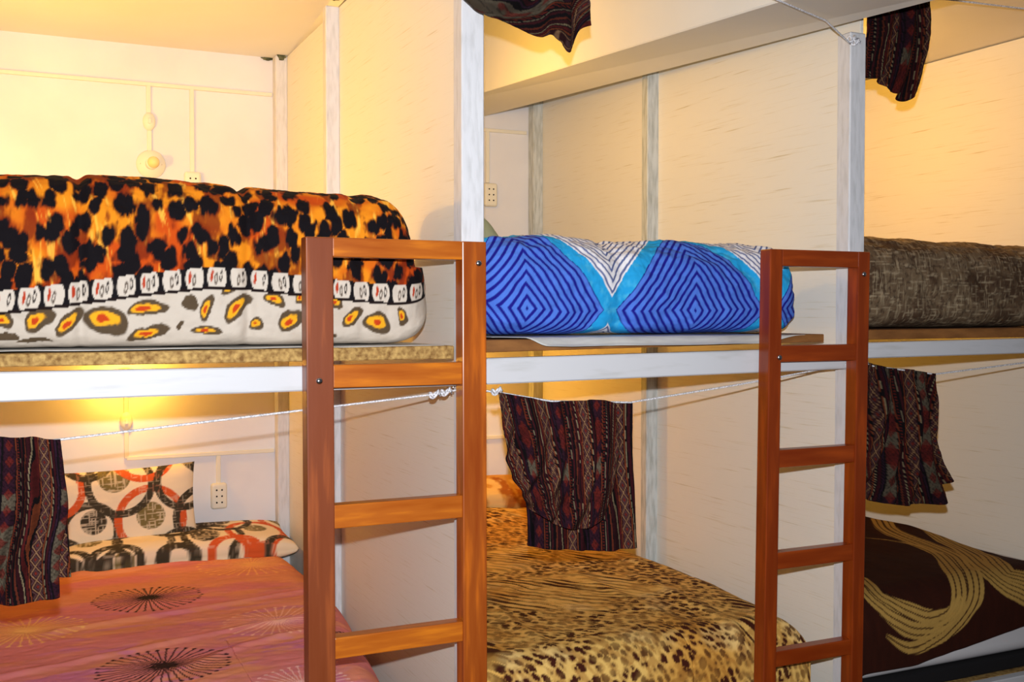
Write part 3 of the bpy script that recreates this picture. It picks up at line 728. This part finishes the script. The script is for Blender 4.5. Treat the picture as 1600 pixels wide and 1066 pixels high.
# upper middle
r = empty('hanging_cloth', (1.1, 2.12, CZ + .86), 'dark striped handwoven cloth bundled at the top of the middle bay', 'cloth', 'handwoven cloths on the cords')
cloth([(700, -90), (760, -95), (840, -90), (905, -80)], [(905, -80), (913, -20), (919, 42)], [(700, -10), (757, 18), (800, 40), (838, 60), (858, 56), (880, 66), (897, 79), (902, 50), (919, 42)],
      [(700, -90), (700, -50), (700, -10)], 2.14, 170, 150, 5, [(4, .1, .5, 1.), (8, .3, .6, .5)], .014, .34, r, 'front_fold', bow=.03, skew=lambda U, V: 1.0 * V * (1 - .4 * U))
# upper right
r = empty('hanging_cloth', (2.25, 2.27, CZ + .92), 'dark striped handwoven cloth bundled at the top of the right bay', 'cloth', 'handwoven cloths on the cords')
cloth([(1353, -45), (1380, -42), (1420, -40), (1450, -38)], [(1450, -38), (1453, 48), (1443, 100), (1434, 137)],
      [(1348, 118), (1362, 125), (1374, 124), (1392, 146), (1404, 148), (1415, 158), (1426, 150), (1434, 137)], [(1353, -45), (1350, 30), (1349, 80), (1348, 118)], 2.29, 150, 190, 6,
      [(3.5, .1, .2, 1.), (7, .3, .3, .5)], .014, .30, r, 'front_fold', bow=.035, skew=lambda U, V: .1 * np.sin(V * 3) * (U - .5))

# ================================================================ CORDS
def cord(pts, label, knots=(), r_=.0024):
    root = empty('cord', pts[0], label, 'cord')
    P = [Vector(p) for p in pts]; Q = []
    for i in range(len(P) - 1):
        for j in range(12): Q.append(P[i].lerp(P[i + 1], j / 12))
    Q.append(P[-1])
    tube('strand', Q, r_, M['rope'], root, 7)
    for kx in knots:
        kx = Vector(kx); pts2 = []
        for a in range(28):
            t = a / 27 * 2 * math.pi * 2.5
            pts2.append(kx + Vector((.011 * math.cos(t * .4), .007 * math.cos(t), .007 * math.sin(t) + .003 * math.sin(t * .7))))
        tube('knot', pts2, .003, M['rope'], root, 6)
    return root
def hp(px, py, Y): return tuple(at_y(px, py, Y))
cord([hp(-160, 716, 2.255), hp(0, 697, 2.255), hp(95, 687, 2.255), hp(400, 650, 2.255), hp(690, 615, 2.255), (.918, 2.262, CZ - .175)],
     'white cord from the left across the pink bed to the post beside the first ladder', [hp(679, 617, 2.255), hp(697, 613, 2.255)])
cord([(.976, 2.255, CZ - .178), hp(782, 614, 2.255), hp(860, 627, 2.255), hp(985, 629, 2.255), hp(1150, 602, 2.26), (2.052, 2.262, CZ - .143)],
     'white cord in the middle bay that carries the swagged cloth', [hp(776, 612, 2.245), (2.048, 2.236, CZ - .142)])
cord([(2.114, 2.262, CZ - .14), hp(1400, 577, 2.255), hp(1461, 585, 2.255), hp(1600, 567, 2.255), (3.158, 2.262, CZ - .13)], 'thin white cord above the brown blanket in the right bay', [(2.122, 2.25, CZ - .138)])
cord([(.975, 2.245, CZ + .99), (1.02, 2.15, CZ + .89), (1.2, 2.10, CZ + .86), hp(1140, -30, 2.055), hp(1215, 0, 2.06), hp(1290, 32, 2.17), (2.052, 2.236, CZ + .73)],
     'white cord tied to the top of the post between middle and right bays', [(2.055, 2.233, CZ + .742), (2.068, 2.233, CZ + .735)])
cord([(2.114, 2.285, CZ + .93), (2.4, 2.285, CZ + .91), (3.158, 2.262, CZ + .93)], 'white cord near the ceiling of the right bay')
# screw eyes on the posts
def eye(p, label):
    root = empty('screw_eye', p, label, 'hook'); pts = []
    for a in range(17):
        t = a / 16 * 2 * math.pi; pts.append(Vector(p) + Vector((-.007 + .006 * math.cos(t), 0, .006 * math.sin(t))))
    tube('ring', pts, .0013, M['chrome'], root, 6); tube('shank', [Vector(p), Vector(p) + Vector((.012, 0, 0))], .0015, M['chrome'], root, 6)
eye((.918, 2.262, CZ - .172), 'small metal screw eye in the post beside the first ladder')
eye((2.056, 2.262, CZ - .138), 'small metal screw eye in the post behind the second ladder')
# loose cord end hanging on the right post
tube_o = tube('cord_end', [(2.07, 2.234, CZ - .14), (2.074, 2.232, CZ - .155), (2.078, 2.233, CZ - .175), (2.075, 2.234, CZ - .2)], .0025, M['rope'])
tag(tube_o, 'loose frayed cord end dangling on the post behind the second ladder', 'cord')

# ================================================================ LADDERS
def ladder(xl, xr, y0, dz, rungs, wl, m_left, m_right, m_rung, label, leanx, bolts, wd=.05):
    root = empty('ladder', ((xl + xr) / 2, y0, 0), label, 'ladder')
    zt = CZ + dz; dp = .042
    def stile(xa, m):
        sh = lambda z: leanx * (z - zt)
        prism('stile', [(xa + sh(0), y0, 0), (xa + wl + sh(0), y0, 0), (xa + wl + sh(0), y0 + dp, 0), (xa + sh(0), y0 + dp, 0),
                        (xa, y0, zt), (xa + wl, y0, zt), (xa + wl, y0 + dp, zt), (xa, y0 + dp, zt)], m, root, .0025, 2)
    stile(xl, m_left); stile(xr - wl, m_right)
    for i, (a, b) in enumerate(rungs):
        z1, z0 = CZ + a, CZ + b; s1 = leanx * (z1 - zt)
        yy = y0 + .004
        x0_, x1_ = xl + wl - .001 + s1, xr - wl + .001 + s1
        if i == 0: x0_ = xl + wl - .001; yy = y0 + .001
        box('rung', x0_, x1_, yy, yy + .034, z0, z1, m_rung, root, .0025, 2)
    for (x, h) in bolts:
        lathe('bolt', [(.0072, 0), (.0068, .0022), (.005, .0038), (.002, .0046)], M['chrome'], root, (x, y0, CZ + h), n=16)
    return root
YL = 2.178
xa = at_y(478, 400, YL).x; xb = at_y(760, 400, YL).x
ladder(xa, xb, YL, .160, [(.160, .119), (-.108, -.157), (-.405, -.455), (-.688, -.733), (-.975, -1.02), (-1.24, -1.285)], .058, M['wood_d'], M['wood_v'], M['wood_h'],
       'orange brown wooden ladder between the leopard comforter and the blue comforter', -.002, [(at_y(499, 596, YL).x, -.141), (at_y(748, 411, YL).x, .112)])
xa = at_y(1204, 400, YL).x; xb = at_y(1360, 400, YL).x
ladder(xa, xb, YL, .165, [(.165, .122), (-.082, -.125), (-.352, -.398), (-.618, -.662), (-.875, -.916), (-1.13, -1.17)], .040, M['wood_r'], M['wood_r'], M['wood_rh'],
       'dark red brown wooden ladder in front of the right post', .012, [(at_y(1218, 560, YL).x, -.113), (at_y(1350, 427, YL).x, .105)])

# ================================================================ ELECTRICS ON THE BACK WALL
WY = YB
def conduit(segs, label):
    root = empty('conduit', segs[0][0], label, 'conduit')
    for a, b in segs:
        a, b = Vector(a), Vector(b)
        if abs(a.x - b.x) > abs(a.z - b.z): z = (a.z + b.z) / 2; box('duct', min(a.x, b.x), max(a.x, b.x), WY - .012, WY, z - .007, z + .007, M['cream'], root, .0015)
        else: x = a.x; box('duct', x - .008, x + .008, WY - .011, WY, min(a.z, b.z), max(a.z, b.z), M['cream'], root, .0015)
    return root
def outlet(x, z, label):
    root = empty('power_outlet', (x, WY, z), label, 'outlet')
    o = box('plate', x - .031, x + .031, WY - .026, WY, z - .05, z + .05, M['cream'], root, .011, 4)
    for i in range(3):
        for s in (-1, 1):
            lathe('hole', [(.0036, 0), (.0034, .0008)], M['black'], root, (x + s * .010, WY - .0255, z + (i - 1) * .024), n=10)
def lampholder(x, z, label, lit, y=WY, bulb=True):
    root = empty('wall_lamp', (x, y, z), label, 'lamp')
    lathe('base_disc', [(.052, 0), (.053, .004), (.050, .010), (.030, .014), (.024, .018)], M['cream'], root, (x, y, z), n=32)
    lathe('socket', [(.022, .014), (.022, .040), (.019, .044)], M['cream'], root, (x, y, z), n=24)
    lathe('bulb', [(.013, .042), (.016, .050), (.020, .060), (.0215, .070), (.019, .082), (.012, .090), (.003, .093)], M['bulb_on' if lit else 'bulb_off'], root, (x + .002, y, z), n=24)
    for s in (-1, 1): lathe('screw', [(.003, .010), (.0025, .0125)], M['chrome'], root, (x + s * .037, y, z), n=8)
def toggle(x, z, label):
    root = empty('inline_switch', (x, WY, z), label, 'switch')
    bm = bmesh.new(); bmesh.ops.create_uvsphere(bm, u_segments=24, v_segments=12, radius=1)
    for v in bm.verts: v.co = Vector((x + v.co.x * .023, WY - .010 + v.co.y * .016, z + v.co.z * .034))
    me = bpy.data.meshes.new('body'); bm.to_mesh(me); bm.free(); child_fix(link('body', me, M['cream'], smooth=True), root)
    box('rocker', x - .006, x + .006, WY - .031, WY - .022, z - .010, z + .010, M['cream'], root, .002)
HU, HL = CZ + .855, CZ - .54
conduit([((-.2, WY, HU), (.915, WY, HU)), ((.455, WY, HU), (.455, WY, CZ + .748)), ((.457, WY, CZ + .684), (.457, WY, CZ + .608)), ((.611, WY, HU), (.611, WY, CZ + .535))],
        'cream surface conduit along the back wall above the leopard comforter')
toggle(.456, CZ + .716, 'oval cream switch above the unlit bulb holder')
lampholder(.462, CZ + .558, 'round bulb holder with unlit bulb above the leopard comforter', False)
outlet(.611, CZ + .487, 'cream six hole outlet just above the leopard comforter')
conduit([((.366, WY, CZ - .31), (.366, WY, CZ - .375)), ((.366, WY, CZ - .425), (.366, WY, HL)), ((.366, WY, HL), (.915, WY, HL)), ((.70, WY, HL), (.70, WY, CZ - .655))],
        'cream conduit on the back wall above the ring print pillow')
toggle(.366, CZ - .40, 'oval cream switch under the lit lamp of the lower left bunk')
lampholder(.364, CZ - .255, 'lit bulb behind the white rail above the ring print pillow', True)
outlet(.70, CZ - .703, 'cream six hole outlet beside the ring print pillow')
conduit([((1.05, WY, CZ + .785), (2.02, WY, CZ + .785)), ((1.835, WY, CZ + .785), (1.835, WY, CZ + .56))], 'cream conduit on the back wall above the blue comforter')
outlet(1.845, CZ + .508, 'cream six hole outlet on the back wall behind the blue comforter')
conduit([((1.05, WY, CZ - .535), (2.02, WY, CZ - .535))], 'cream conduit on the back wall above the animal print bed')
lampholder(1.50, CZ - .25, 'lit bulb on the back wall above the animal print bed', True)
